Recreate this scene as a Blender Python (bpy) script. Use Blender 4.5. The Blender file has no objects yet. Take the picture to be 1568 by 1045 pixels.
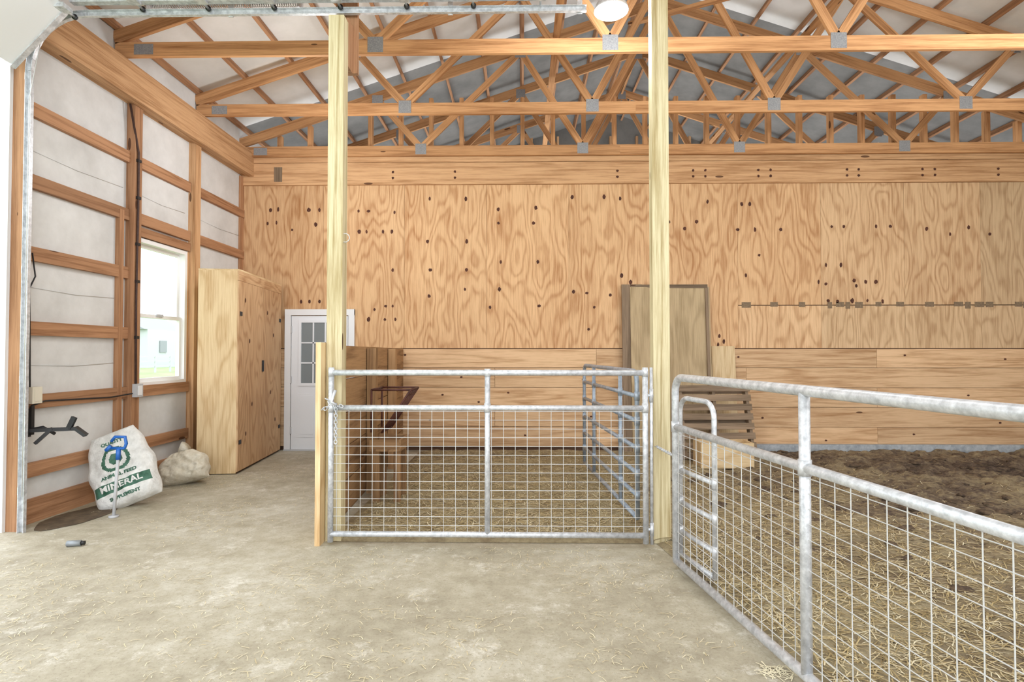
import bpy, bmesh, math, random
from mathutils import Vector, Matrix, noise
random.seed(7)
scene = bpy.context.scene

def C(h):
    h=h.lstrip('#'); r=[int(h[i:i+2],16)/255 for i in (0,2,4)]
    return tuple([(c/12.92 if c<=0.04045 else ((c+0.055)/1.055)**2.4) for c in r]+[1.0])

# ---------------------------------------------------------------- materials
def newmat(name):
    m=bpy.data.materials.new(name); m.use_nodes=True
    nt=m.node_tree; nt.nodes.clear()
    o=nt.nodes.new('ShaderNodeOutputMaterial'); b=nt.nodes.new('ShaderNodeBsdfPrincipled')
    nt.links.new(b.outputs[0],o.inputs[0])
    return m,nt,b
def N(nt,t,**k):
    n=nt.nodes.new(t)
    for a,v in k.items(): setattr(n,a,v)
    return n
def mathn(nt,op,a,b=None,c=None,clamp=False):
    n=N(nt,'ShaderNodeMath',operation=op); n.use_clamp=clamp
    for i,x in enumerate((a,b,c)):
        if x is None: continue
        if isinstance(x,(int,float)): n.inputs[i].default_value=x
        else: nt.links.new(x,n.inputs[i])
    return n.outputs[0]
def ramp(nt,fac,stops):
    r=N(nt,'ShaderNodeValToRGB'); nt.links.new(fac,r.inputs[0])
    e=r.color_ramp.elements
    while len(e)<len(stops): e.new(0.5)
    for i,(p,c) in enumerate(stops): e[i].position=p; e[i].color=c
    return r.outputs[0]
def mix(nt,fac,a,b,mode='MIX'):
    n=N(nt,'ShaderNodeMix',data_type='RGBA',blend_type=mode)
    for i,x in ((0,fac),(6,a),(7,b)):
        if isinstance(x,(int,float)): n.inputs[i].default_value=x
        elif isinstance(x,tuple): n.inputs[i].default_value=x
        else: nt.links.new(x,n.inputs[i])
    return n.outputs[2]
def noisen(nt,vec,scale,detail=4,rough=.55):
    n=N(nt,'ShaderNodeTexNoise'); n.inputs['Scale'].default_value=scale
    n.inputs['Detail'].default_value=detail; n.inputs['Roughness'].default_value=rough
    if vec is not None: nt.links.new(vec,n.inputs['Vector'])
    return n.outputs['Fac']
def scalev(nt,vec,s):
    n=N(nt,'ShaderNodeVectorMath',operation='MULTIPLY'); nt.links.new(vec,n.inputs[0]); n.inputs[1].default_value=s
    return n.outputs[0]
def attr(nt,name):
    return N(nt,'ShaderNodeAttribute',attribute_name=name)

def wood(name,light,dark,knot='#4a2a18',ringf=14,sx=.35,sy=5.0,knots=True,contrast=.55,kscale=(1.5,6,6),kth=.10,rough=.7,pw=2.5,fine=1.0):
    m,nt,b=newmat(name)
    g=attr(nt,'gco').outputs['Vector']; t=attr(nt,'tint').outputs['Fac']
    n1=noisen(nt,scalev(nt,g,(sx,sy,sy)),1.0,2,.5)
    nf=noisen(nt,scalev(nt,g,(5,40,40)),1.0,3,.6)
    s=mathn(nt,'MULTIPLY',n1,ringf*6.283)
    s=mathn(nt,'ADD',s,mathn(nt,'MULTIPLY',nf,1.6))
    s=mathn(nt,'SINE',s)
    s=mathn(nt,'MULTIPLY_ADD',s,.5,.5)
    s=mathn(nt,'POWER',s,pw)
    n2=noisen(nt,scalev(nt,g,(3.0,90,90)),1.0,4,.65)
    f=mathn(nt,'MULTIPLY_ADD',s,contrast,mathn(nt,'MULTIPLY',mathn(nt,'SUBTRACT',n2,.45),1.5*fine))
    n3=noisen(nt,scalev(nt,g,(.7,1.6,1.6)),1.0,4,.6)
    f=mathn(nt,'ADD',f,mathn(nt,'MULTIPLY',mathn(nt,'SUBTRACT',n3,.45),1.1))
    col=ramp(nt,f,[(0.0,C(light)),(1.0,C(dark))])
    bright=mathn(nt,'MULTIPLY_ADD',t,.30,.86)
    cc=N(nt,'ShaderNodeHueSaturation'); nt.links.new(bright,cc.inputs['Value']); nt.links.new(col,cc.inputs['Color'])
    col=cc.outputs[0]
    if knots:
        v=N(nt,'ShaderNodeTexVoronoi'); v.inputs['Scale'].default_value=1
        nt.links.new(scalev(nt,g,kscale),v.inputs['Vector'])
        k=mathn(nt,'LESS_THAN',v.outputs['Distance'],kth)
        sp=N(nt,'ShaderNodeSeparateColor'); nt.links.new(v.outputs['Color'],sp.inputs[0])
        k=mathn(nt,'MULTIPLY',k,mathn(nt,'GREATER_THAN',sp.outputs[0],.5))
        col=mix(nt,mathn(nt,'MULTIPLY',k,.85),col,C(knot))
    nt.links.new(col,b.inputs['Base Color']); b.inputs['Roughness'].default_value=rough
    b.inputs['Specular IOR Level'].default_value=.25
    bp=N(nt,'ShaderNodeBump'); bp.inputs['Strength'].default_value=.3; bp.inputs['Distance'].default_value=.004
    nt.links.new(n2,bp.inputs['Height']); nt.links.new(bp.outputs[0],b.inputs['Normal'])
    return m
def plain(name,col,rough=.6,metal=0,nz=0,nscale=8,col2=None,emit=None,es=1,lo=.35,hi=.65):
    m,nt,b=newmat(name)
    b.inputs['Roughness'].default_value=rough; b.inputs['Metallic'].default_value=metal
    if nz or col2:
        geo=N(nt,'ShaderNodeNewGeometry')
        n=noisen(nt,geo.outputs['Position'],nscale,6,.65)
        r=ramp(nt,n,[(lo,C(col)),(hi,C(col2 or col))])
        nt.links.new(r,b.inputs['Base Color'])
        if nz:
            bp=N(nt,'ShaderNodeBump'); bp.inputs['Strength'].default_value=nz; bp.inputs['Distance'].default_value=.02
            nt.links.new(n,bp.inputs['Height']); nt.links.new(bp.outputs[0],b.inputs['Normal'])
    else: b.inputs['Base Color'].default_value=C(col)
    if emit:
        b.inputs['Emission Color'].default_value=C(emit); b.inputs['Emission Strength'].default_value=es
    return m

M={}
M['ply']=wood('plywood_orange','#dbb387','#a57348',ringf=15,sx=.6,sy=2.0,knots=False,contrast=.42,fine=1.3)
M['ply3']=wood('plywood_mid','#d8b48b','#a3774f',ringf=15,sx=.6,sy=2.0,knots=False,contrast=.42,fine=1.3)
M['ply2']=wood('plywood_tan','#d4b48d','#a27e58',ringf=15,sx=.6,sy=2.1,knots=False,contrast=.42,fine=1.3)
M['plycab']=wood('plywood_cabinet','#dfc79e','#b79263',ringf=10,sx=.55,sy=2.2,knots=False,contrast=.4,fine=1.2)
M['plygrey']=wood('plywood_weathered','#b29c7a','#897555',ringf=9,sx=.5,sy=2.0,knots=False,contrast=.4,fine=1.2)
M['lum']=wood('lumber_fir','#d1a67b','#9a6d45',ringf=5,sx=.3,sy=7,contrast=.45,fine=1.2)
M['truss']=wood('lumber_truss','#cd9b6c','#93643e',ringf=4,sx=.3,sy=7,contrast=.45,fine=1.2)
M['girt']=wood('lumber_girt','#ad8260','#7b5438',ringf=5,sx=.3,sy=7,contrast=.45)
M['post']=wood('lumber_post','#d6caa5','#a69368',ringf=4,sx=.22,sy=9,contrast=.6,fine=1.4)
M['plank']=wood('plank_wall','#d5b28b','#a27951',ringf=6,sx=.3,sy=5,contrast=.45,kscale=(1.1,4,4),kth=.09,fine=1.3)
M['oldw']=wood('weathered_board','#8d7862','#574736',ringf=5,sx=.3,sy=6,contrast=.4)
M['stain']=wood('stained_board','#aa865f','#63452c',ringf=5,sx=.3,sy=4,contrast=.5)
M['gap']=plain('dark_gap','#5a4030',.9)
M['knot']=plain('knot_dark','#5f3420',.8,col2='#3a1c10',nscale=30)
M['staple']=plain('adhesive_mark','#6d5a48',.8,col2='#8a7458',nscale=40)
M['insul']=plain('insulation_white','#bfbebb',.8,nz=.3,nscale=1.8,col2='#dddddb',lo=.25,hi=.7)
M['roofw']=plain('roof_liner_white','#d3d2cd',.8,nz=.1,nscale=1.2,col2='#e6e4e0')
M['roofg']=plain('roof_metal_grey','#706f6b',.75,col2='#878580',nscale=1.5)
M['galv']=plain('galvanized_steel','#b4b6b9',.42,metal=.4,col2='#e0e2e5',nscale=26,nz=.15)
M['wire']=plain('galvanized_wire','#cfcfcc',.5,metal=.3)
M['gatec']=plain('galvanized_blue','#8b98a7',.45,metal=.4,col2='#afbac6',nscale=12)
M['plate']=plain('truss_plate','#85868a',.55,metal=.3,col2='#a3a3a2',nscale=90)
M['white']=plain('white_paint','#e0e1e2',.5)
M['vinyl']=plain('white_vinyl','#ececec',.4)
M['black']=plain('black_steel','#1d1d1f',.5)
M['dkcable']=plain('dark_conduit','#4a332a',.7,col2='#3a2620',nscale=30)
M['grey']=plain('grey_plastic','#b7b8ba',.5)
M['dull']=plain('dull_foil','#8d9295',.45,metal=.4)
M['beige']=plain('beige_plastic','#d8d2c0',.5)
M['redbrn']=plain('rusty_red_steel','#5a2e22',.7,col2='#3e2119',nscale=20)
M['blue']=plain('blue_plastic','#1f5fae',.35)
M['curb']=plain('concrete_curb','#8e9498',.9,nz=.3,nscale=14,col2='#b2b6b8')
M['bagw']=plain('woven_bag_white','#c9c8c3',.6,nz=.8,nscale=12,col2='#e6e5e1')
M['bagg']=plain('bag_print_green','#26503c',.55,nz=.4,nscale=14,col2='#44705c')
M['bagt']=plain('burlap_tan','#c2b8a2',.85,nz=.7,nscale=16,col2='#dad4c4')
M['paneg']=plain('door_glass','#7c8487',.1)
M['doorw']=plain('door_white','#dfe2e6',.4)
M['lampe']=plain('lamp_glow','#ffffff',.5,emit='#ffffff',es=30)
M['dirtw']=plain('gap_soil','#6b5a44',.9,nz=.4,col2='#4d3f30',nscale=10)
M['manure']=plain('manure_clump','#362b22',.95,nz=.6,col2='#6b5843',nscale=25)
M['grass']=plain('grass','#7d9a60',.9,col2='#93ab74',nscale=.6)
M['siding']=plain('house_siding','#b6babc',.7)
M['shingle']=plain('house_roof','#8e9296',.8)

m,nt,b=newmat('straw'); t=attr(nt,'tint').outputs['Fac']
nt.links.new(ramp(nt,t,[(0,C('#7d6944')),(.5,C('#bba778')),(1,C('#e6ddbe'))]),b.inputs['Base Color']); b.inputs['Roughness'].default_value=.7
M['straw']=m
# concrete
m,nt,b=newmat('concrete_floor'); geo=N(nt,'ShaderNodeNewGeometry'); P=geo.outputs['Position']
a=noisen(nt,P,.7,7,.65); a2=noisen(nt,P,7,8,.75); a3=noisen(nt,P,60,4,.7)
f=mathn(nt,'ADD',mathn(nt,'MULTIPLY',a,.55),mathn(nt,'MULTIPLY',a2,.45))
col=ramp(nt,f,[(.36,C('#8f8671')),(.5,C('#aca48f')),(.62,C('#c3beae'))])
col=mix(nt,mathn(nt,'MULTIPLY',mathn(nt,'GREATER_THAN',a3,.58),.35),col,C('#7f745f'))
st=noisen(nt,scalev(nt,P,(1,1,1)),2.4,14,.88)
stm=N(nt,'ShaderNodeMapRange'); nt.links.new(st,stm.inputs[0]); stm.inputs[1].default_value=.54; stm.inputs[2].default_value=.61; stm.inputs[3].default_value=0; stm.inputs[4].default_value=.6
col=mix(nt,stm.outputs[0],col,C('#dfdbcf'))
nt.links.new(col,b.inputs['Base Color']); b.inputs['Roughness'].default_value=.65
bp=N(nt,'ShaderNodeBump'); bp.inputs['Strength'].default_value=.35; bp.inputs['Distance'].default_value=.01
nt.links.new(a2,bp.inputs['Height']); nt.links.new(bp.outputs[0],b.inputs['Normal'])
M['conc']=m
# dirt / bedding
m,nt,b=newmat('dirt_bedding'); geo=N(nt,'ShaderNodeNewGeometry'); P=geo.outputs['Position']
t=attr(nt,'tint').outputs['Fac']; a=noisen(nt,P,14,9,.8)
f=mathn(nt,'ADD',t,mathn(nt,'MULTIPLY',mathn(nt,'SUBTRACT',a,.5),1.7))
col=ramp(nt,f,[(.08,C('#372c24')),(.32,C('#6a594a')),(.58,C('#988769')),(.95,C('#bdae8a'))])
nt.links.new(col,b.inputs['Base Color']); b.inputs['Roughness'].default_value=.95
bp=N(nt,'ShaderNodeBump'); bp.inputs['Strength'].default_value=.9; bp.inputs['Distance'].default_value=.03
nt.links.new(a,bp.inputs['Height']); nt.links.new(bp.outputs[0],b.inputs['Normal'])
M['dirt']=m

# ---------------------------------------------------------------- mesh builder
class MB:
    def __init__(s,name):
        s.name=name; s.v=[]; s.f=[]; s.mi=[]; s.g=[]; s.t=[]; s.mats=[]; s.sm=[]; s.post=None
    def mid(s,k):
        if k not in s.mats: s.mats.append(k)
        return s.mats.index(k)
    def add(s,vs,fs,mat,g=None,t=None,smooth=False):
        o=len(s.v); i=s.mid(mat); t=random.random() if t is None else t
        if s.post is not None: 
            if g is None: g=vs
            vs=[s.post@Vector(p) for p in vs]
        if g is None:
            off=Vector((random.uniform(0,50),random.uniform(0,50),random.uniform(0,50)))
            g=[Vector(p)+off for p in vs]
        s.v+= [tuple(p) for p in vs]; s.g+=[tuple(p) for p in g]; s.t+=(t if isinstance(t,list) else [t]*len(vs))
        for f in fs: s.f.append([o+j for j in f]); s.mi.append(i); s.sm.append(smooth)
    def obox(s,mtx,dims,mat,t=None,grain=None):
        d=dims; vs=[];g=[]
        off=Vector((random.uniform(0,50),random.uniform(0,50),random.uniform(0,50)))
        if grain is None: grain=max(range(3),key=lambda i:d[i])
        oth=[i for i in range(3) if i!=grain]
        for x in(-.5,.5):
            for y in(-.5,.5):
                for z in(-.5,.5):
                    p=Vector((x*d[0],y*d[1],z*d[2])); vs.append(mtx@p)
                    g.append(Vector((p[grain],p[oth[0]],p[oth[1]]))+off)
        fs=[(0,1,3,2),(4,6,7,5),(0,4,5,1),(2,3,7,6),(0,2,6,4),(1,5,7,3)]
        s.add(vs,fs,mat,g,t)
    def box(s,x0,x1,y0,y1,z0,z1,mat,t=None,grain=None):
        s.obox(Matrix.Translation(((x0+x1)/2,(y0+y1)/2,(z0+z1)/2)),(abs(x1-x0),abs(y1-y0),abs(z1-z0)),mat,t,grain)
    def beam(s,p1,p2,w,th,mat,normal=(0,1,0),t=None,grain=0):
        p1=Vector(p1);p2=Vector(p2); x=(p2-p1); L=x.length; x.normalize()
        n=Vector(normal); n=(n-x*n.dot(x)).normalized(); z=x.cross(n)
        R=Matrix((x,n,z)).transposed().to_4x4()
        s.obox(Matrix.Translation((p1+p2)/2)@R,(L,th,w),mat,t,grain=grain)
    def tube(s,pts,r,mat,n=12,t=None,caps=True,smooth=True):
        pts=[Vector(p) for p in pts]; rings=[]; prev=None
        for i,p in enumerate(pts):
            if i==0: d=pts[1]-p
            elif i==len(pts)-1: d=p-pts[i-1]
            else: d=(pts[i+1]-p).normalized()+(p-pts[i-1]).normalized()
            d.normalize()
            if prev is None:
                a=Vector((0,0,1)) if abs(d.z)<.9 else Vector((1,0,0))
                u=d.cross(a).normalized()
            else: u=(prev-d*prev.dot(d)).normalized()
            prev=u; w=d.cross(u)
            rr=r[i] if isinstance(r,(list,tuple)) else r
            rings.append([p+(u*math.cos(2*math.pi*j/n)+w*math.sin(2*math.pi*j/n))*rr for j in range(n)])
        vs=[q for R in rings for q in R]; fs=[]
        for i in range(len(rings)-1):
            for j in range(n):
                fs.append((i*n+j,i*n+(j+1)%n,(i+1)*n+(j+1)%n,(i+1)*n+j))
        if caps:
            fs.append(tuple(range(n))[::-1]); fs.append(tuple((len(rings)-1)*n+j for j in range(n)))
        s.add(vs,fs,mat,None,t,smooth)
    def disc(s,c,rx,rz,mat,n=10,y=None):
        cx,cy,cz=c; a0=random.random()
        vs=[(cx+rx*math.cos(2*math.pi*j/n+a0)*random.uniform(.8,1.15),cy,cz+rz*math.sin(2*math.pi*j/n+a0)*random.uniform(.8,1.15)) for j in range(n)]
        s.add(vs,[tuple(range(n))],mat)
    def torus(s,mtx,R,r,mat,st=1.0,n=10,m=6):
        vs=[];fs=[]
        for i in range(n):
            a=2*math.pi*i/n
            for j in range(m):
                b2=2*math.pi*j/m
                vs.append(mtx@Vector(((R+r*math.cos(b2))*math.cos(a)*st,(R+r*math.cos(b2))*math.sin(a),r*math.sin(b2))))
        for i in range(n):
            for j in range(m):
                fs.append((i*m+j,((i+1)%n)*m+j,((i+1)%n)*m+(j+1)%m,i*m+(j+1)%m))
        s.add(vs,fs,mat,None,None,True)
    def chain(s,p1,p2,sag=.03,mat='galv',R=.011,r=.0032):
        p1=Vector(p1);p2=Vector(p2); L=(p2-p1).length; k=max(3,int(L/(R*2.2)))
        for i in range(k+1):
            t=i/k; p=p1.lerp(p2,t)-Vector((0,0,sag*4*t*(1-t)))
            d=(p2-p1).normalized(); q=d.to_track_quat('X','Z').to_matrix().to_4x4()
            s.torus(Matrix.Translation(p)@q@Matrix.Rotation(math.pi/2*(i%2),4,'X'),R,r,mat,1.5)
    def make(s,parent=None,smooth=None):
        vs=[Vector(p) for p in s.v]
        lo=Vector([min(p[i] for p in vs) for i in range(3)]); hi=Vector([max(p[i] for p in vs) for i in range(3)])
        o=Vector(((lo.x+hi.x)/2,(lo.y+hi.y)/2,lo.z))
        me=bpy.data.meshes.new(s.name); me.from_pydata([tuple(p-o) for p in vs],[],s.f)
        for k in s.mats: me.materials.append(M[k])
        me.polygons.foreach_set('material_index',s.mi); me.polygons.foreach_set('use_smooth',s.sm)
        a=me.attributes.new('gco','FLOAT_VECTOR','POINT'); a.data.foreach_set('vector',[c for p in s.g for c in p])
        a=me.attributes.new('tint','FLOAT','POINT'); a.data.foreach_set('value',s.t)
        me.update()
        ob=bpy.data.objects.new(s.name,me); scene.collection.objects.link(ob); ob.location=o
        if parent:
            bpy.context.view_layer.update(); ob.parent=parent; ob.matrix_parent_inverse=parent.matrix_world.inverted()
        return ob

XL=-4.22; YB=8.45; HT=4.51; AP=2.05; SL=.333
def gate_x(y): return 1.04+.14*(3.88-y)
def blade(b,x,y,z,L,w,t):
    a=random.uniform(0,math.pi*2); dx,dy=math.cos(a),math.sin(a); px,py=-dy*w/2,dx*w/2
    dz=random.uniform(-.12,.18)*L; k=random.uniform(-.2,.2)*L
    x0,y0=x-dx*L/2,y-dy*L/2; x1,y1=x+dx*L/2,y+dy*L/2; xm,ym=x+px/w*k,y+py/w*k
    z0=max(z,z-dz/2); z1=max(z,z+dz/2)
    v=[(x0+px,y0+py,z0),(x0-px,y0-py,z0),(xm+px,ym+py,z+.004),(xm-px,ym-py,z+.004),(x1+px,y1+py,z1),(x1-px,y1-py,z1)]
    b.add(v,[(0,1,3,2),(2,3,5,4)],'straw',v,t)
# ---------------------------------------------------------------- floor & ground
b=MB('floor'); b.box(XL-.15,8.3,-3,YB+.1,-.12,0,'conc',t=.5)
for i in range(22000):
    y=random.uniform(1.0,8.2); x=random.uniform(-3.9,1.6)
    if y>4.25 and x>-1.65: continue
    if y<4.3 and x>gate_x(y)-.06: continue
    if x<-3.3 and y>6.7: continue
    c=noise.noise(Vector((x*1.3,y*1.3,0)))+.5*noise.noise(Vector((x*4,y*4,5)))
    if random.random()>.42+c*1.3: continue
    blade(b,x,y,.003,random.uniform(.01,.06),random.uniform(.0015,.0038),random.uniform(.6,1))
for i in range(60): blade(b,random.gauss(1.15,.04),random.gauss(2.62,.03),.004,random.uniform(.03,.08),.004,1)
b.make()
b=MB('ground_outside'); b.box(-160,XL-.16,-60,160,-.3,-.16,'grass',t=.5); b.make()

vs=[];fs=[];ts=[]
def dirt_h(x,y):
    n=noise.fractal(Vector((x*.9,y*.9,3)),1,2,5); n2=noise.fractal(Vector((x*5,y*5,9)),.8,2,4)
    far=max(0,min(1,(x-1.6)/2.0))*max(0,min(1,(y-3.4)/1.8))
    dk=.72-.30*far + n*.30 + n2*.18
    if x<1.1: dk=.80-.25*min(1,max(0,(y-5.5)/2.5))+n*.2+n2*.12
    amp=.012+.03*max(0,min(1,(x-1.5)/2))*max(0,min(1,(y-3.5)/2))
    return dk, .03+amp*(n2*1.3)+.01*n
def grid(xa,xb,ya,yb,nx,ny):
    o=len(vs)
    for j in range(ny+1):
        y=ya+(yb-ya)*j/ny
        x0=xa(y) if callable(xa) else xa
        for i in range(nx+1):
            x=x0+(xb-x0)*i/nx; dk,h=dirt_h(x,y)
            e=min(1,min(i/nx*(xb-x0)/.15, (j/ny*(yb-ya)/.12) if (not callable(xa) and x<1.0) else 9))
            vs.append((x,y,.002+max(0.004,h)*max(0.02,e))); ts.append(dk)
    for j in range(ny):
        for i in range(nx):
            a=o+j*(nx+1)+i; fs.append((a,a+1,a+nx+2,a+nx+1))
grid(-1.5,8.1,4.36,YB-.13,260,130)
grid(lambda y:gate_x(y)+.05,8.1,-1.5,4.36,220,170)
b=MB('dirt_ground'); b.add(vs,fs,'dirt',t=ts,smooth=True)
for i in range(42000):
    if random.random()<.38: x=random.uniform(-1.4,1.0); y=random.uniform(4.45,8.2)
    else:
        y=random.uniform(.8,7.9) ; x=gate_x(y)+.08+abs(random.gauss(0,2.2))
        if x>7.9: continue
    dk,h=dirt_h(x,y)
    if dk<.5 and random.random()<.8: continue
    blade(b,x,y,max(.01,h)+.005,random.uniform(.04,.15),random.uniform(.003,.006),min(1,max(0,random.gauss(.52,.28))))
ico=bmesh.new(); bmesh.ops.create_icosphere(ico,subdivisions=2,radius=1); IV=[v.co.copy() for v in ico.verts]; IF=[[v.index for v in f.verts] for f in ico.faces]; ico.free()
for i in range(600):
    if random.random()<.85: x=random.uniform(1.6,7.8); y=random.uniform(4.2,8.1)
    else: x=random.uniform(2.2,5); y=random.uniform(2.2,4.2)
    dk,h=dirt_h(x,y)
    if dk>.42 and random.random()<.85: continue
    r=random.uniform(.02,.065); s=Vector((random.uniform(.8,1.5),random.uniform(.8,1.5),random.uniform(.35,.6))); o=Vector((random.random()*90,0,0))
    b.add([Vector((x,y,h))+Vector((v.x*s.x,v.y*s.y,v.z*s.z))*r*(1+.5*noise.noise(v*1.7+o)) for v in IV],IF,'manure',smooth=True)
b.make()

# ---------------------------------------------------------------- back wall
b=MB('wall_back')
b.box(XL-.1,8.3,YB+.02,YB+.08,0,4.44,'gap',t=.5)
def sheet(x0,x1,z0,z1,mat,t): b.box(x0+.0015,x1-.0015,YB,YB+.02,z0+.002,z1-.002,mat,t,grain=2)
xs=[XL,-2.98,-1.76,-.53,.70,1.93,3.20]
ti=[.15,.3,.5,.65,.55,.5]
for i in range(6): sheet(xs[i],xs[i+1],1.52,3.97,'ply',ti[i])
xs2=[3.20,4.42,5.64,6.75,8.2]
for i in range(4):
    sheet(xs2[i],xs2[i+1],2.16,3.97,['ply','ply3','ply3','ply2'][i],[.5,.5,.4,.2][i]); sheet(xs2[i],xs2[i+1],1.52,2.15,['ply3','ply2','ply2','ply2'][i],[.85,.65,.6,.4][i])
z=0.06
for i,hh in enumerate([.30,.29,.29,.29,.28]):
    xa=XL
    for xb in ([-.4,3.3,8.2] if i%2 else [1.1,5.2,8.2]):
        b.box(xa+.002,xb-.002,YB-.025,YB+.02,z+.003,z+hh-.003,'plank',grain=0); xa=xb
    z+=hh
b.box(XL,8.2,YB-.03,YB+.02,3.97,4.30,'lum',.55,grain=0); b.box(XL,2.1,YB-.035,YB+.02,4.305,4.46,'lum',.6); b.box(2.1,8.2,YB-.035,YB+.02,4.305,4.46,'lum',.4)
x=-3.7
while x<8:
    top=min(5.3,HT+.18+SL*((x-XL) if x<AP else (8.32-x))-.12)
    if top>4.55: b.box(x,x+.06,YB+.02,YB+.11,4.44,top,'truss')
    x+=.46
K=[(-3.80,3.6),(-3.66,3.61),(-3.19,3.6),(-3.06,3.6),(-2.45,3.58),(-2.32,3.58),(-1.93,3.56),(-3.82,3.4),(-3.7,3.41),(-3.45,3.3),(-3.1,3.38),(-1.40,3.76),(-.845,3.76),
(-2.45,3.27),(-2.35,3.27),(-2.08,3.27),(-1.93,3.27),(-1.4,3.12),(-.84,3.12),(-.36,3.39),(.18,3.39),(-.36,3.6),(.2,3.62),(.77,3.78),(1.22,3.78),(1.45,3.75),(-1.93,2.69),(-1.37,2.69),(-.84,2.69),(-.33,2.81),(.25,2.81),
(-2.05,2.15),(-1.93,2.15),(-2.2,2.1),(-2.05,1.95),(-1.9,1.95),(-2.3,1.95),(-3.3,2.22),(-3.2,2.22),(-3.05,2.22),(-2.9,2.2),(.77,2.36),(.96,2.34),(1.32,2.31),(-.46,2.13),(.25,2.15),(1.06,2.13),(1.9,2.1),
(-1.4,2.3),(-.84,2.4),(-.33,2.4),(1.5,2.6),(1.62,2.5),(1.0,1.8),(2.2,3.4),(2.4,3.3),(2.6,3.4),(2.75,3.7),(2.9,1.7),(2.97,1.62),(2.9,1.57),
(3.2,3.28),(3.45,3.28),(3.85,3.28),(4.6,3.32),(4.75,3.32),(5.25,3.32),(5.45,3.32),(5.95,3.28),(4.4,2.5),(4.5,2.47),(4.9,2.52),(5.05,2.5),(5.2,2.5),(4.95,2.44),(4.5,2.22),(4.67,2.21),(4.87,2.22),(5.08,2.22),(5.3,2.21),(4.5,2.75),(4.7,2.75),(3.3,2.6),(3.5,2.9),(6.3,3.2),(6.6,3.3),(3.28,3.66),(3.4,3.66),(6.9,3.2)]
for (x,z) in K:
    b.disc((x+random.uniform(-.02,.02),YB-.003,z),random.uniform(.016,.028),random.uniform(.02,.038),'knot')
for x in (-1.93,-1.0,1.42,2.54,2.72,3.5,3.68,4.8,4.97,5.9,6.08,7.0):
    for dz in(0,.09): b.disc((x,YB-.034,4.07+dz),.02,.02,'knot')
for i in range(26):
    b.disc((random.uniform(-3,8),YB-.029,random.choice([.2,.5,.8,1.05,1.35])+random.uniform(-.08,.08)),.02,.014,'knot')
x=3.25
while x<7.9:
    w_=random.uniform(.06,.14); b.box(x,x+w_,YB-.003,YB,2.12+random.uniform(-.02,.02),2.2,'staple'); x+=random.choice([.12,.14,.16,.3,.42])
b.box(-3.72,-3.60,YB-.037,YB-.03,4.02,4.24,'oldw')
for i in range(500):
    x=random.choice([random.gauss(5.15,.12),random.gauss(5.9,.2),random.gauss(1.6,.1)])
    blade(b,x,YB-.0+random.uniform(-.02,.1),4.465+random.random()*.10*math.exp(-((x-5.15)**2)*3)+.0,random.uniform(.06,.16),.006,random.uniform(.2,.8))
b.make()
b=MB('trim_curb'); b.box(3.0,8.2,YB-.12,YB-.035,0,.12,'curb'); b.make()

b=MB('wall_far'); b.box(XL-.1,8.4,13.0,13.1,0,7,'roofg')
x=-4
while x<8.2: b.box(x,x+.05,12.9,13,0,6.4,'lum'); x+=.6
b.make()
b=MB('wall_right'); b.box(8.25,8.32,-3,13,0,4.90,'insul')
for z in (.1,.55,1.1,1.7,2.3,2.9,3.5,4.1): b.box(8.2,8.25,-3,13,z-.07,z+.07,'girt')
b.make()

# ---------------------------------------------------------------- left wall
b=MB('wall_left')
WY0,WY1,WZ0,WZ1=6.10,7.06,1.08,2.72; WT=4.885
def ins(y0,y1,z0,z1): b.box(XL-.03,XL,y0,y1,z0,z1,'insul',.5)
ins(4.6,WY0,0,WT); ins(WY1,YB,0,WT); ins(WY0,WY1,0,WZ0); ins(WY0,WY1,WZ1,WT); ins(YB,13,0,WT)
ins(-3,4.6,4.3,WT); ins(-3,.6,0,4.3)
for z in (.45,1.03,1.66,2.30,2.92,3.54):
    for (ya,yb) in ((4.62,5.95),(6.07,7.06),(7.2,8.44)):
        if ya==6.07 and 1.05<z<2.7: continue
        b.box(XL,XL+.045,ya,yb,z-.06,z+.06,'girt',grain=1)
b.box(XL,XL+.045,6.07,7.06,2.73,2.83,'girt')
b.box(XL,XL+.05,4.62,8.44,0,.2,'girt',.8)
b.box(XL,XL+.09,5.95,6.07,0,4.12,'girt',.5); b.box(XL,XL+.05,5.80,5.86,0,2.95,'girt',.6)
b.box(XL,XL+.09,7.08,7.2,0,4.12,'lum',.2)
b.box(XL+.10,XL+.19,.6,YB-.03,4.10,4.46,'lum',.1,grain=1)
b.box(XL+.0,XL+.10,.6,YB-.03,4.12,4.46,'lum',.1,grain=1)
b.box(XL,XL+.03,YB-.10,YB-.0,0,4.1,'girt')
b.box(XL-.12,XL+.02,WY0-.005,WY0+.02,WZ0,WZ1,'lum'); b.box(XL-.12,XL+.02,WY1-.02,WY1+.005,WZ0,WZ1,'lum')
# seams and sag folds of the liner
for (ya,yb,z) in ((4.65,5.9,2.02),(4.65,5.9,1.35),(6.1,7.0,3.2),(7.25,8.4,3.2),(4.65,5.9,3.2)):
    b.tube([(XL+.001,ya,z),(XL+.006,(ya+yb)/2,z-.02),(XL+.001,yb,z)],.004,'insul',6)
b.make()
b=MB('trim_1'); b.box(XL+.035,XL+.13,4.56,4.62,0,4.1,'girt',.6); b.box(XL-.02,XL+.035,4.53,4.62,0,4.2,'white'); b.make()

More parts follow.
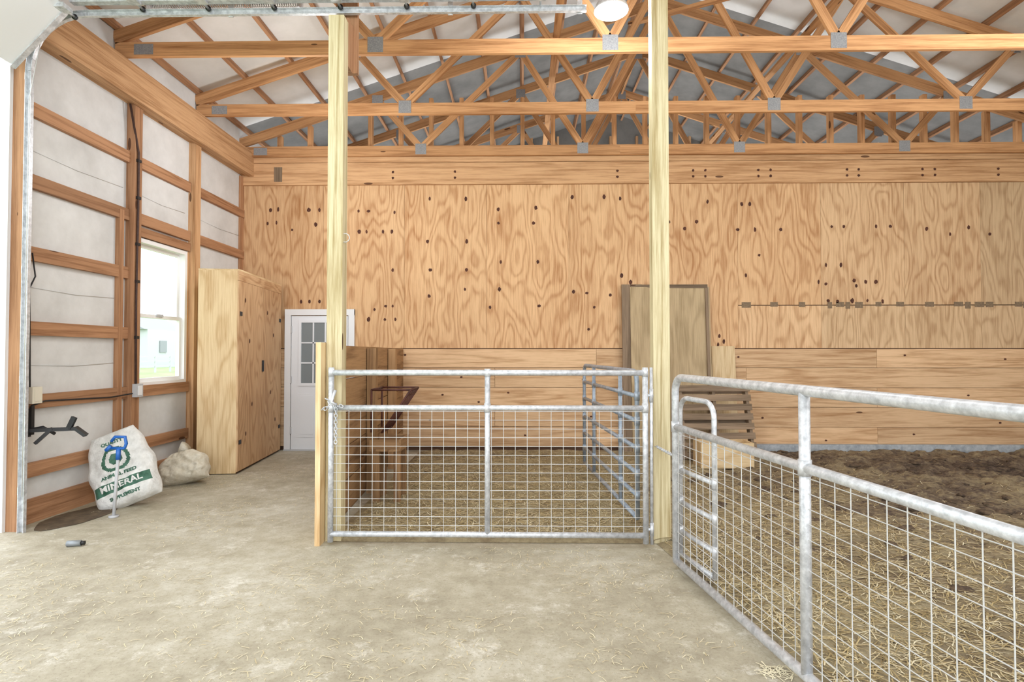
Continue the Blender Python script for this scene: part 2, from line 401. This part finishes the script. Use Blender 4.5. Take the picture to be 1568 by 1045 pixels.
b=MB('window_1')
X0=XL-.09
def fr(y0,y1,z0,z1,w,x0,x1):
    b.box(x0,x1,y0,y0+w,z0,z1,'vinyl'); b.box(x0,x1,y1-w,y1,z0,z1,'vinyl')
    b.box(x0,x1,y0+w,y1-w,z0,z0+w,'vinyl'); b.box(x0,x1,y0+w,y1-w,z1-w,z1,'vinyl')
fr(WY0+.02,WY1-.02,WZ0,WZ1,.045,X0,XL+.02)
zm=1.87
fr(WY0+.065,WY1-.065,WZ0+.045,zm+.02,.04,X0+.04,X0+.07); fr(WY0+.065,WY1-.065,zm-.02,WZ1-.045,.04,X0+.005,X0+.035)
b.box(X0+.07,X0+.085,6.5,6.62,zm+.0,zm+.03,'grey')
b.make()

b=MB('neighbor_house')
b.box(-48,-40,60,67,-.2,4.0,'siding')
v=[(-48,59.5,4),(-40,59.5,4),(-44,59.5,6),(-48,67.5,4),(-40,67.5,4),(-44,67.5,6)]
b.add(v,[(0,1,2),(3,5,4),(0,2,5,3),(1,4,5,2),(0,3,4,1)],'shingle')
b.box(-39.98,-39.9,62,63.2,1.5,2.8,'shingle'); b.make()
b=MB('field_fence')
for i in range(24): b.box(-30.1,-30,30+i*2,30.15+i*2,-.2,1.2,'siding')
for z in (.3,.7,1.1): b.box(-30.08,-30.03,30,78,z,z+.12,'siding')
b.make()

# ---------------------------------------------------------------- roof / ceiling
b=MB('ceiling')
def roofz(x): return HT+.18+SL*((x-XL) if x<AP else (8.32-x))
TOP=.20
def rpanel(xa,xb,ya,yb,mat):
    za,zb=roofz(xa)+TOP,roofz(xb)+TOP
    v=[(xa,ya,za),(xb,ya,zb),(xb,yb,zb),(xa,yb,za),(xa,ya,za+.03),(xb,ya,zb+.03),(xb,yb,zb+.03),(xa,yb,za+.03)]
    b.add(v,[(0,1,2,3),(7,6,5,4),(0,4,5,1),(2,6,7,3),(1,5,6,2),(0,3,7,4)],mat,t=.5)
for (ya,yb,mat) in ((-3,YB+.05,'roofw'),(YB+.05,13,'roofg')):
    rpanel(XL-.3,AP,ya,yb,mat); rpanel(AP,8.62,ya,yb,mat)
b.make()
b=MB('roof_purlins')
for side in (0,1):
    for i in range(11):
        x=(XL+.02+i*.6) if side==0 else (8.32-.02-i*.6)
        z=roofz(x)+TOP-.055
        s_=SL if side==0 else -SL
        b.beam((x,-3,z),(x,13,z),.09,.04,'girt',normal=(1,0,s_),t=.8)
b.box(AP-.02,AP+.02,-3,13,roofz(AP)-.02,roofz(AP)+.12,'truss')
b.make()

Bn=[-1.5,.9,3.2,5.6]; Tn=[-2.15,-.02,2.05,4.12,6.25]
def truss(y,dz=0):
    b=MB('roof_truss'); Z=HT+dz; c=.075
    zt=lambda x: Z+.18+SL*((x-XL) if x<AP else (8.32-x))
    b.beam((XL+.02,y,Z+c),(AP-.6,y,Z+c),.15,.04,'truss'); b.beam((AP-.6,y,Z+c),(8.2,y,Z+c),.15,.04,'truss')
    b.beam((XL-.0,y,zt(XL)+.02),(AP,y,zt(AP)+.02),.14,.04,'truss'); b.beam((AP,y,zt(AP)+.02),(8.25,y,zt(8.25)+.02),.14,.04,'truss')
    seq=[(Tn[0],1),(Bn[0],0),(Tn[1],1),(Bn[1],0),(Tn[2],1),(Bn[2],0),(Tn[3],1),(Bn[3],0),(Tn[4],1)]
    P=lambda q:(q[0],y,zt(q[0])-.02 if q[1] else Z+.12)
    for i in range(8):
        b.beam(P(seq[i]),P(seq[i+1]),.09,.036,'truss')
    for q in seq:
        p=P(q)
        for s in(-1,1):
            b.box(p[0]-.08,p[0]+.08,y+s*.0225-.001,y+s*.0225+.001,p[2]-.10,p[2]+.06,'plate')
    b.box(XL+.22,XL+.42,y-.0235,y-.0215,Z+.02,Z+.13,'plate')
    b.make()
truss(5.75); truss(7.22); truss(8.37,-.13); truss(10.0); truss(11.6); truss(4.28); truss(2.8); truss(1.2)
b=MB('lateral_brace')
b.beam((.45,4.2,5.55),(.45,11.5,5.55),.09,.04,'truss',normal=(0,0,1))
b.beam((3.7,4.2,5.6),(3.7,11.5,5.6),.09,.04,'truss',normal=(0,0,1))
b.beam((3.0,5.72,5.3),(1.6,8.3,6.3),.09,.04,'truss',normal=(0,0,1))
b.make()

# ---------------------------------------------------------------- posts
for x0,x1,nm in ((-1.512,-1.392,0),(1.005,1.132,1)):
    b=MB('wooden_post'); zt=4.10 if nm==0 else 4.6
    b.box(x0,x1,4.37,4.48,0,zt,'post',.5 if nm==0 else .6,grain=2)
    if nm==0:
        b.box(x0,x1,4.48,4.60,3.75,4.14,'girt',.4); b.box(x0-.02,x1+.04,4.60,4.64,3.75,4.66,'girt',.5)
        b.torus(Matrix.Translation((x1+.01,4.40,2.35))@Matrix.Rotation(math.pi/2,4,'X'),.035,.004,'wire',1)
    b.make()

# ---------------------------------------------------------------- gates
def arc(c,r,a0,a1,ex,ez,n=6):
    return [Vector(c)+Vector(ex)*(r*math.cos(a0+(a1-a0)*i/n))+Vector(ez)*(r*math.sin(a0+(a1-a0)*i/n)) for i in range(n+1)]
def gate(name,p0,p1,h0,hm,ht,ups,r=.024,mesh=True,rounded=False,mat='galv',bars=None,dx=.1,dz=.066,extend=.0):
    b=MB(name); p0=Vector(p0);p1=Vector(p1); L=(p1-p0).length; d=(p1-p0).normalized(); Z=Vector((0,0,1))
    at=lambda s,z: p0+d*s+Z*z
    if rounded:
        R=.10
        pts=[at(0,h0+0.0),at(0,ht-R)]+arc(at(R,ht-R),R,math.pi,math.pi/2,d,Z)[1:]
        pts+=arc(at(L-R,ht-R),R,math.pi/2,0,d,Z)+[at(L,h0)]
        b.tube(pts,r,mat)
    else:
        b.tube([at(0,h0-.06),at(0,ht+extend)],r,mat); b.tube([at(L,h0-.06),at(L,ht+extend)],r,mat); b.tube([at(0,ht),at(L,ht)],r,mat)
    b.tube([at(0,h0),at(L,h0)],r,mat)
    for z in (bars or [hm]): b.tube([at(0,z),at(L,z)],r*.92,mat)
    for s in ups:
        b.tube([at(s,h0),at(s,ht)],r*.95,mat)
    for s in [0,L]+list(ups):
        for z in (bars or [hm]): b.tube([at(s,z-.035),at(s,z+.035)],r*1.15,mat)
        if not rounded: b.tube([at(s,ht-.03),at(s,ht+.03)],r*1.1,mat)
    if mesh:
        s=dx/2
        while s<L:
            b.tube([at(s,h0),at(s,hm)],.0023,'wire',5,caps=False); s+=dx
        z=h0+dz
        while z<hm-.01:
            b.tube([at(0,z),at(L,z)],.0023,'wire',5,caps=False); z+=dz
    return b,at,L
b,at,L=gate('livestock_gate',(-1.445,4.29,0),(.925,4.29,0),.085,1.035,1.30,[1.185],extend=.04,r=.022,dx=.09)
for z in (.13,1.13): 
    b.tube([at(L,z),at(L+.06,z)],.012,'galv'); b.tube([at(L+.045,z-.05),at(L+.045,z+.05)],.016,'galv')
b.tube([at(L+.045,0.02),at(L+.045,1.34)],.012,'galv')
b.chain((-1.47,4.27,1.10),(-1.36,4.26,1.05),.02); b.chain((-1.40,4.262,1.05),(-1.40,4.262,.78),0); b.chain((-1.50,4.27,1.03),(-1.42,4.26,1.12),.03)
b.tube([(-1.40,4.25,1.17),(-1.43,4.25,1.08),(-1.39,4.25,1.06)],.012,'galv',8)
b.make()
p0=(gate_x(3.88),3.88,0); p1=(gate_x(.85),.85,0)
b,at,L=gate('livestock_gate',p0,p1,.05,.95,1.285,[1.385,2.75],rounded=True,r=.025,dx=.09)
b.chain((1.02,4.34,.74),(1.05,3.9,.74),.0)
b.make()
b,at,L=gate('stall_gate',(.93,4.62,0),(.76,6.95,0),.12,.95,1.30,[.55,1.75],r=.02,mesh=False,bars=[.30,.48,.68,.90,1.10],mat='gatec',rounded=True); b.make()
b,at,L=gate('creep_gate',(1.10,3.98,0),(1.19,3.55,0),.06,.9,1.14,[],r=.017,mesh=False,bars=[.22,.42,.64],mat='galv',rounded=True); b.make()

# ---------------------------------------------------------------- stall partition
b=MB('stall_partition')
p0=Vector((-1.56,4.66,0)); p1=Vector((-1.78,YB-.05,0)); d=(p1-p0).normalized(); n=Vector((-d.y,d.x,0))
z=.02
for i in range(5):
    b.beam(p0+Vector((0,0,z+.149)),p1+Vector((0,0,z+.149)),.29,.04,'stain',normal=n,t=.0+.15*i if i<4 else .9); z+=.3
b.box(-1.555,-1.516,4.26,4.64,0,1.53,'plycab',.8,grain=2)
for k in (.33,.66): 
    q=p0.lerp(p1,k); b.box(q.x+.03,q.x+.12,q.y-.04,q.y+.05,0,1.5,'stain')
b.make()
b=MB('hay_feeder')
x0,x1,ya,yb=-1.42,-1.05,5.35,5.75
for y in (ya,yb): 
    b.tube([(x0,y,1.10),(x1,y,1.10)],.010,'redbrn',8); b.tube([(x1,y,1.10),(x0+.1,y,.70)],.010,'redbrn',8); b.tube([(x0,y,.70),(x0,y,1.1)],.010,'redbrn',8)
for (x,z) in ((x0,1.1),(x1,1.1),(x0+.1,.70),(x1-.03,1.05)): b.tube([(x,ya,z),(x,yb,z)],.010,'redbrn',8)
for i in range(6):
    y=ya+(yb-ya)*i/5; b.tube([(x1,y,1.1),(x0+.1,y,.70)],.005,'redbrn',6)
b.box(x0-.02,x0+.28,ya,yb,.52,.54,'stain',0); b.box(x0+.26,x0+.28,ya,yb,.54,.63,'stain',0)
for y in (ya,yb-.02): b.box(x0-.02,x0+.26,y,y+.02,.54,.63,'stain',0)
for y in (ya+.05,yb-.1): b.box(x0+.2,x0+.26,y,y+.06,0.02,.52,'stain',0); b.box(x0,x0+.06,y,y+.06,.02,.52,'stain',0)
b.make()

# ---------------------------------------------------------------- cabinet (stands slightly askew)
b=MB('plywood_cabinet')
W_,D_,ch=.47,1.60,2.44
b.post=Matrix.Translation((-3.395,6.75,0))@Matrix.Rotation(math.radians(6),4,'Z')
b.box(-W_,-.02,0,.018,.01,ch,'plycab',.65,grain=2)
b.box(-W_,-W_+.018,.018,D_,.01,ch,'plycab',.3,grain=2)
b.box(-W_,0,0,D_,ch,ch+.02,'plycab',.5,grain=1)
b.box(-.038,-.02,.018,D_,.01,ch,'gap')
b.box(-.02,0,0,.84,.03,ch-.12,'ply3',.25,grain=2)
b.box(-.02,0,.844,D_,.03,ch-.12,'ply3',.18,grain=2)
b.box(-.02,0,0,D_,ch-.117,ch,'ply3',.35,grain=1)
for z in (.35,1.9):
    for y in (.03,D_-.1): b.box(0,.006,y,y+.07,z,z+.05,'black')
b.box(0,.02,.80,.83,1.2,1.35,'black')
for (y,z) in ((.25,.45),(.45,.8),(.35,1.6),(1.15,.9),(1.35,.5),(1.25,1.7),(1.0,2.0),(.2,2.1)):
    vs_=[(.003,y+.018*math.cos(a),z+.03*math.sin(a)) for a in [k*math.pi/5 for k in range(10)]]
    b.add(vs_,[tuple(range(10))],'knot')
b.make()
# ---------------------------------------------------------------- door
b=MB('door_1')
dx0,dx1,dz=-3.53,-2.49,2.10; yf=YB-.05
b.box(dx0,dx0+.09,yf-.01,YB-.026,0,dz,'white'); b.box(dx1-.09,dx1,yf-.01,YB-.026,0,dz,'white'); b.box(dx0,dx1,yf-.012,YB-.026,dz-.09,dz,'white')
sx0,sx1=dx0+.10,dx1-.10
b.box(sx0,sx1,yf,YB-.026,.02,dz-.10,'doorw')
b.box(dx0,dx1,yf-.03,YB-.026,0,.02,'grey')
gx0,gx1,gz0,gz1=(sx0+sx1)/2-.27,(sx0+sx1)/2+.27,1.0,1.90
b.box(gx0,gx1,yf-.004,yf,gz0,gz1,'paneg')
for (a0,a1,c0,c1) in ((gx0-.04,gx1+.04,gz0-.04,gz0),(gx0-.04,gx1+.04,gz1,gz1+.04),(gx0-.04,gx0,gz0,gz1),(gx1,gx1+.04,gz0,gz1)):
    b.box(a0,a1,yf-.016,yf,c0,c1,'doorw')
for k in (1,2):
    x=gx0+(gx1-gx0)*k/3; z=gz0+(gz1-gz0)*k/3
    b.box(x-.01,x+.01,yf-.012,yf,gz0,gz1,'doorw'); b.box(gx0,gx1,yf-.012,yf,z-.01,z+.01,'doorw')
for (a0,a1) in ((sx0+.1,(sx0+sx1)/2-.04),((sx0+sx1)/2+.04,sx1-.1)):
    b.box(a0,a1,yf-.008,yf,.2,.85,'doorw'); b.box(a0+.04,a1-.04,yf-.014,yf,.24,.81,'doorw')
for z in (.25,1.0,1.75): b.box(sx0-.01,sx0+.01,yf-.014,yf,z,z+.1,'grey')
b.tube([(sx1-.07,yf,.95),(sx1-.07,yf-.06,.95)],[.02,.03],'grey',12)
b.make()

# ---------------------------------------------------------------- leaning sheet and pallet
b=MB('plywood_sheet')
b.beam((1.62,YB-.22,.02),(1.62,YB-.05,2.46),.30,.02,'oldw',normal=(0,1,0),t=.5)
b.beam((2.17,YB-.24,.02),(2.17,YB-.07,2.42),1.16,.018,'plygrey',normal=(0,1,0),t=.8)
b.beam((1.60,YB-.0+-.06,2.43),(2.72,YB-.08,2.43),.05,.03,'oldw',t=.3)
b.beam((2.70,YB-.27,.02),(2.70,YB-.10,2.40),.04,.03,'oldw',t=.5)
b.make()
b=MB('plywood_offcut'); b.beam((2.95,YB-.20,.05),(2.95,YB-.05,1.55),.34,.018,'plycab',t=.3); b.make()
b=MB('wooden_pallet')
W=1.0;Hh=1.0; base=Matrix.Translation((2.62,7.62,.03))@Matrix.Rotation(math.radians(4),4,'Z')@Matrix.Rotation(math.radians(-14),4,'X')
for i in range(8):
    z=.05+i*(Hh-.1)/7
    b.obox(base@Matrix.Translation((0,-.06,z)),(W,.018,.085),'oldw')
for x in (-.46,0,.46): b.obox(base@Matrix.Translation((x,0,Hh/2)),(.04,.09,Hh),'oldw',t=.2)
for z in (.06,.5,.94): b.obox(base@Matrix.Translation((0,.055,z)),(W,.018,.09),'oldw')
b.make()
b=MB('plywood_box')
b.box(2.2,2.85,7.05,7.07,.03,.34,'plycab',.2); b.box(2.2,2.22,7.07,7.35,.03,.34,'plycab'); b.box(2.83,2.85,7.07,7.35,.03,.34,'plycab'); b.box(2.2,2.85,7.35,7.37,.03,.34,'plycab'); b.box(2.22,2.83,7.07,7.35,.03,.05,'plycab')
b.make()

# ---------------------------------------------------------------- garage door & track
b=MB('garage_door')
yE=4.47; ys=.95
secs=[((-4.10,3.78),(-3.66,4.24))]
x=-3.62
while x<.1: secs.append(((x,4.30),(x+.52,4.30))); x+=.54
for (a,c) in secs:
    b.beam((a[0],(ys+yE)/2,a[1]),(c[0],(ys+yE)/2,c[1]),yE-ys,.045,'white',normal=(-(c[1]-a[1]),0,c[0]-a[0]),t=.5)
    b.beam((a[0],yE-.02,a[1]-.03),(c[0],yE-.02,c[1]-.03),.05,.02,'galv',normal=(-(c[1]-a[1]),0,c[0]-a[0]))
    mx,mz=c[0],c[1]
    b.box(mx-.03,mx+.05,yE-.12,yE-.02,mz-.06,mz-.025,'galv'); b.tube([(mx+.01,yE-.1,mz-.045),(mx+.01,yE+.06,mz-.045)],.009,'galv',8)
    if mx<-.2: b.tube([(mx+.01,yE+.045,mz-.045),(mx+.01,yE+.06,mz-.045)],.022,'black',12)
    b.box(mx-.02,mx+.03,2.3,2.4,mz-.06,mz-.025,'galv')
b.make()
b=MB('garage_door_track')
def track(pts):
    for i in range(len(pts)-1):
        a=Vector(pts[i]); c=Vector(pts[i+1]); dd=(c-a).normalized(); nn=Vector((-dd.z,0,dd.x))
        e=dd*.002
        b.beam(a-e,c+e,.004,.05,'galv',normal=nn,t=.6)
        b.beam(a-e+nn*.024+Vector((0,-.014,0)),c+e+nn*.024+Vector((0,-.014,0)),.03,.004,'galv',normal=nn)
        b.beam(a-e-nn*.024+Vector((0,-.014,0)),c+e-nn*.024+Vector((0,-.014,0)),.03,.004,'galv',normal=nn)
yT=4.55
pts=[(-4.03,yT,.0),(-4.03,yT,3.77)]+[(-3.57-.46*math.cos(a),yT,3.77+.46*math.sin(a)) for a in [math.pi/2*k/8 for k in range(1,9)]]+[(.52,yT,4.23)]
track(pts)
b.beam((-3.5,yT+.03,4.26),(.52,yT+.03,4.26),.05,.003,'galv')
for x in (-2.4,-.6,.45): b.box(x,x+.04,yT+.0,yT+.01,4.2,4.62,'galv')
for z in (.3,1.2,2.1,3.0,3.7): b.box(-4.085,-4.03,yT+.001,yT+.006,z,z+.06,'galv')
b.tube([(-3.99,yT-.06,.3),(-3.99,yT-.06,3.5),(-3.9,yT-.06,4.0)],.003,'wire',6)
b.make()
b=MB('torsion_spring')
pts=[(-3.1+i*.0018,yT+.09+.022*math.cos(i*.6),4.36+.022*math.sin(i*.6)) for i in range(700)]
b.tube(pts,.004,'galv',5); b.box(-3.12,-3.10,yT+.03,yT+.12,4.3,4.62,'galv'); b.box(-1.85,-1.83,yT+.03,yT+.12,4.3,4.62,'galv'); b.make()

# ---------------------------------------------------------------- lamp
b=MB('ceiling_lamp')
lx,ly,lz=.77,4.85,4.40
prof=[(.03,.22),(.05,.20),(.06,.14),(.13,.05),(.15,0),(.145,-.005)]
n=32; vs_=[];fs_=[]
for r,z in prof:
    for j in range(n): vs_.append((lx+r*math.cos(2*math.pi*j/n),ly+r*math.sin(2*math.pi*j/n),lz+z))
for i in range(len(prof)-1):
    for j in range(n): fs_.append((i*n+j,i*n+(j+1)%n,(i+1)*n+(j+1)%n,(i+1)*n+j))
b.add(vs_,fs_,'galv',smooth=True)
vs_=[];fs_=[]
pr=[(.138,.01),(.13,-.015),(.09,-.035),(.03,-.045),(.001,-.046)]
for r,z in pr:
    for j in range(n): vs_.append((lx+r*math.cos(2*math.pi*j/n),ly+r*math.sin(2*math.pi*j/n),lz+z))
for i in range(len(pr)-1):
    for j in range(n): fs_.append((i*n+j,i*n+(j+1)%n,(i+1)*n+(j+1)%n,(i+1)*n+j))
b.add(vs_,fs_,'lampe',smooth=True)
b.tube([(lx,ly,lz+.2),(lx,ly,5.0)],.012,'galv'); b.make()

# ---------------------------------------------------------------- electrics on left wall
b=MB('electrical_outlet'); b.box(XL+.09,XL+.14,5.96,6.06,.98,1.12,'grey'); b.box(XL+.14,XL+.146,5.98,6.04,1.0,1.10,'white')
b.tube([(XL+.10,6.0,1.1),(XL+.105,5.98,2.0),(XL+.10,6.0,3.0),(XL+.105,5.99,3.6),(XL+.06,5.91,4.1)],.011,'dkcable',8)
for z in (1.6,2.2,2.6,3.1,3.5): b.box(XL+.09,XL+.115,5.975,6.025,z,z+.03,'black')
b.tube([(XL+.10,5.95,1.02),(XL+.055,5.7,1.0),(XL+.055,4.9,1.03),(XL+.06,4.76,1.0)],.007,'black',8); b.make()
b=MB('electrical_outlet'); b.box(XL+.045,XL+.10,4.72,4.82,1.02,1.16,'beige'); b.box(XL+.1,XL+.105,4.74,4.80,1.04,1.14,'beige')
b.tube([(XL+.06,4.74,1.16),(XL+.06,4.72,2.0),(XL+.09,4.74,2.1),(XL+.06,4.74,2.3)],.006,'black',8); b.make()
b=MB('wall_bracket_hook')
hx=XL+.19
b.box(XL+.0,XL+.06,4.72,4.76,.74,.98,'black')
b.beam((hx-.1,4.73,1.0),(hx-.1,4.73,.76),.03,.02,'black',normal=(1,0,0))
b.tube([(hx-.12,4.73,.80),(hx-.02,4.75,.82),(hx+.06,4.78,.76)],.014,'black',8)
b.beam((hx-.12,4.68,.80),(hx+.20,4.82,.80),.03,.03,'black',normal=(0,0,1))
b.beam((hx+.20,4.82,.81),(hx+.28,4.84,.74),.06,.025,'black',normal=(0,0,1))
b.beam((hx+.05,4.76,.81),(hx-.05,4.71,.69),.05,.025,'black',normal=(0,0,1))
b.beam((hx+.16,4.80,.80),(hx+.20,4.81,.90),.04,.025,'black',normal=(0,1,0))
b.make()

# ---------------------------------------------------------------- feed bags
def bag(name,mtx,w,h,t,mats,seed,tuft=False,print_=False):
    b=MB(name); nu,nv=60,70
    def surf(u,v,side):
        ex=max(0,1-abs(u)**3.2)**.5*max(0,1-abs(v)**5)**.5
        nz=noise.fractal(Vector((u*1.6,v*1.6,seed+side)),1,2,3)*.3
        wid=w/2*(1-.26*max(0,v)**1.3+.06*math.cos(v*2))
        x=u*wid*(1+.03*math.sin(v*9+seed)); z=(v*.5+.5)*h
        bulge=(1.05-.35*v)
        if tuft and v>.55: x*=1-.9*(v-.55)
        return Vector((x,side*t/2*ex*bulge*(1+nz)+side*.004*math.sin(u*14+v*9)*ex,z))
    for side in(-1,1):
        vs_=[]
        for j in range(nv+1):
            for i in range(nu+1): vs_.append(mtx@surf(-1+2*i/nu,-1+2*j/nv,side))
        fsw=[];fsg=[]
        for j in range(nv):
            for i in range(nu):
                a=j*(nu+1)+i; f=(a,a+1,a+nu+2,a+nu+1) if side<0 else (a,a+nu+1,a+nu+2,a+1)
                u=-1+2*(i+.5)/nu; v=-1+2*(j+.5)/nv
                q=((u*1.0)**2+((v-.20)*1.4)**2)**.5
                gr=print_ and side<0 and ((-.62<v<-.36 and abs(u)<.86) or (.34<q<.46) or q<.20)
                (fsg if gr else fsw).append(f)
        o=len(b.v); b.add(vs_,fsw,mats[0],smooth=True)
        if fsg:
            i0=b.mid(mats[1])
            for f in fsg: b.f.append([o+k for k in f]); b.mi.append(i0); b.sm.append(True)
    if tuft:
        b.tube([mtx@Vector((0,0,h*.95)),mtx@Vector((-.02,0,h*1.03)),mtx@Vector((.05,-.02,h*1.12))],[.05,.03,.07],mats[0],10)
    ob=b.make()
    return ob,surf
def txt(s,size,u0,v0,mat,mtx,surf,w,h,parent):
    cu=bpy.data.curves.new('t','FONT'); cu.body=s; cu.size=size; cu.align_x='CENTER'; cu.align_y='CENTER'; cu.offset=.002
    o=bpy.data.objects.new('t',cu); scene.collection.objects.link(o); bpy.context.view_layer.update()
    me=bpy.data.meshes.new_from_object(o.evaluated_get(bpy.context.evaluated_depsgraph_get())); bpy.data.objects.remove(o)
    bm=bmesh.new(); bm.from_mesh(me); bmesh.ops.triangulate(bm,faces=bm.faces); bmesh.ops.subdivide_edges(bm,edges=bm.edges,cuts=1)
    for v in bm.verts:
        u=u0+v.co.x/(w/2); vv=v0+v.co.y/(h/2); p=surf(u,vv,-1); v.co=mtx@(p+Vector((0,-.004,0)))
    bm.to_mesh(me); bm.free(); me.materials.clear(); me.materials.append(M[mat])
    q=bpy.data.objects.new('print_'+s.lower(),me); scene.collection.objects.link(q); bpy.context.view_layer.update()
    q.parent=parent; q.matrix_parent_inverse=parent.matrix_world.inverted()
m1=Matrix.Translation((-3.66,5.32,.03))@Matrix.Rotation(math.radians(18),4,'Z')@Matrix.Rotation(math.radians(-22),4,'Y')@Matrix.Rotation(math.radians(-20),4,'X')
ob,sf=bag('feed_bag',m1,.54,.74,.22,('bagw','bagg'),2.0,print_=True)
txt('MINERAL',.08,0,-.49,'bagw',m1,sf,.5,.74,ob); txt('SUPPLEMENT',.04,0,-.78,'bagg',m1,sf,.5,.74,ob); txt('ANIMAL FEED',.042,0,-.22,'bagg',m1,sf,.5,.74,ob); txt('QUALITY',.045,0,.66,'bagg',m1,sf,.5,.74,ob)
m2=Matrix.Translation((-3.70,6.22,.02))@Matrix.Rotation(math.radians(12),4,'Z')@Matrix.Rotation(math.radians(-14),4,'Y')@Matrix.Rotation(math.radians(-22),4,'X')
bag('grain_sack',m2,.50,.36,.26,('bagt','bagt'),5.0,tuft=True)

b=MB('blue_handled_stake')
px,py=-3.60,4.98
b.tube([(px,py,0.0),(px+.01,py+.03,.52)],.014,'grey',10); b.tube([(px+.01,py+.03,.50),(px+.01,py+.035,.60)],.02,'blue',10)
b.tube([(px-.06,py+.04,.60),(px+.06,py+.04,.60),(px+.075,py+.04,.64),(px+.06,py+.045,.70),(px-.03,py+.045,.70),(px-.06,py+.04,.66)],.014,'blue',8)
b.tube([(px-.06,py+.035,.62),(px-.10,py+.03,.58)],.018,'blue',8)
b.tube([(px,py,0),(px,py,.015)],.04,'grey',12); b.make()
b=MB('tape_roll'); b.tube([(-3.40,4.22,.022),(-3.31,4.24,.022)],.022,'dull',16); b.tube([(-3.31,4.24,.022),(-3.285,4.245,.022)],.015,'black',16); b.make()
b=MB('dirt_patch')
vs_=[(-3.92+random.uniform(-.02,.02)+.33*math.cos(a)*(.6),5.0+.42*math.sin(a)*random.uniform(.85,1.1),.004) for a in [k*math.pi/12 for k in range(24)]]
b.add(vs_,[tuple(range(24))],'dirtw'); b.make()

# ---------------------------------------------------------------- camera, light
cam=bpy.data.cameras.new('camera'); co=bpy.data.objects.new('camera',cam); scene.collection.objects.link(co)
cam.sensor_width=36; cam.lens=870/1568*36; cam.clip_end=500; cam.clip_start=.02
co.location=(0,0,1.45); co.rotation_euler=(math.radians(91.2),0,math.radians(1.0)); scene.camera=co

w=bpy.data.worlds.new('overcast_sky'); scene.world=w; w.use_nodes=True
bg=w.node_tree.nodes['Background']; bg.inputs[0].default_value=(.91,.95,1,1); bg.inputs[1].default_value=3.4
def lamp(nm,loc,e,rad=.25,col=(.94,.97,1)):
    l=bpy.data.lights.new(nm,'POINT'); l.energy=e; l.shadow_soft_size=rad; l.color=col
    o=bpy.data.objects.new(nm,l); scene.collection.objects.link(o); o.location=loc
lamp('lamp_and_fill_light',(.77,4.85,4.15),80,.14)  # light of the ceiling_lamp fixture
lamp('lamp_and_fill_light',(4.8,4.6,4.0),125,.3)  # added fill over the right pen, no fixture behind it
lamp('lamp_and_fill_light',(-1.5,1.5,3.7),105,.4)  # added fill out of view, brightens the left foreground
lamp('lamp_and_fill_light',(4.8,1.0,3.8),110,.4)  # added fill out of view, near right side
lamp('lamp_and_fill_light',(-2.3,6.6,3.6),75,.3)  # added fill for the left rear, not a real lamp
lamp('lamp_and_fill_light',(2.0,10.6,4.0),40,.3)  # added fill behind the back wall, no lamp there
scene.view_settings.view_transform='Standard'
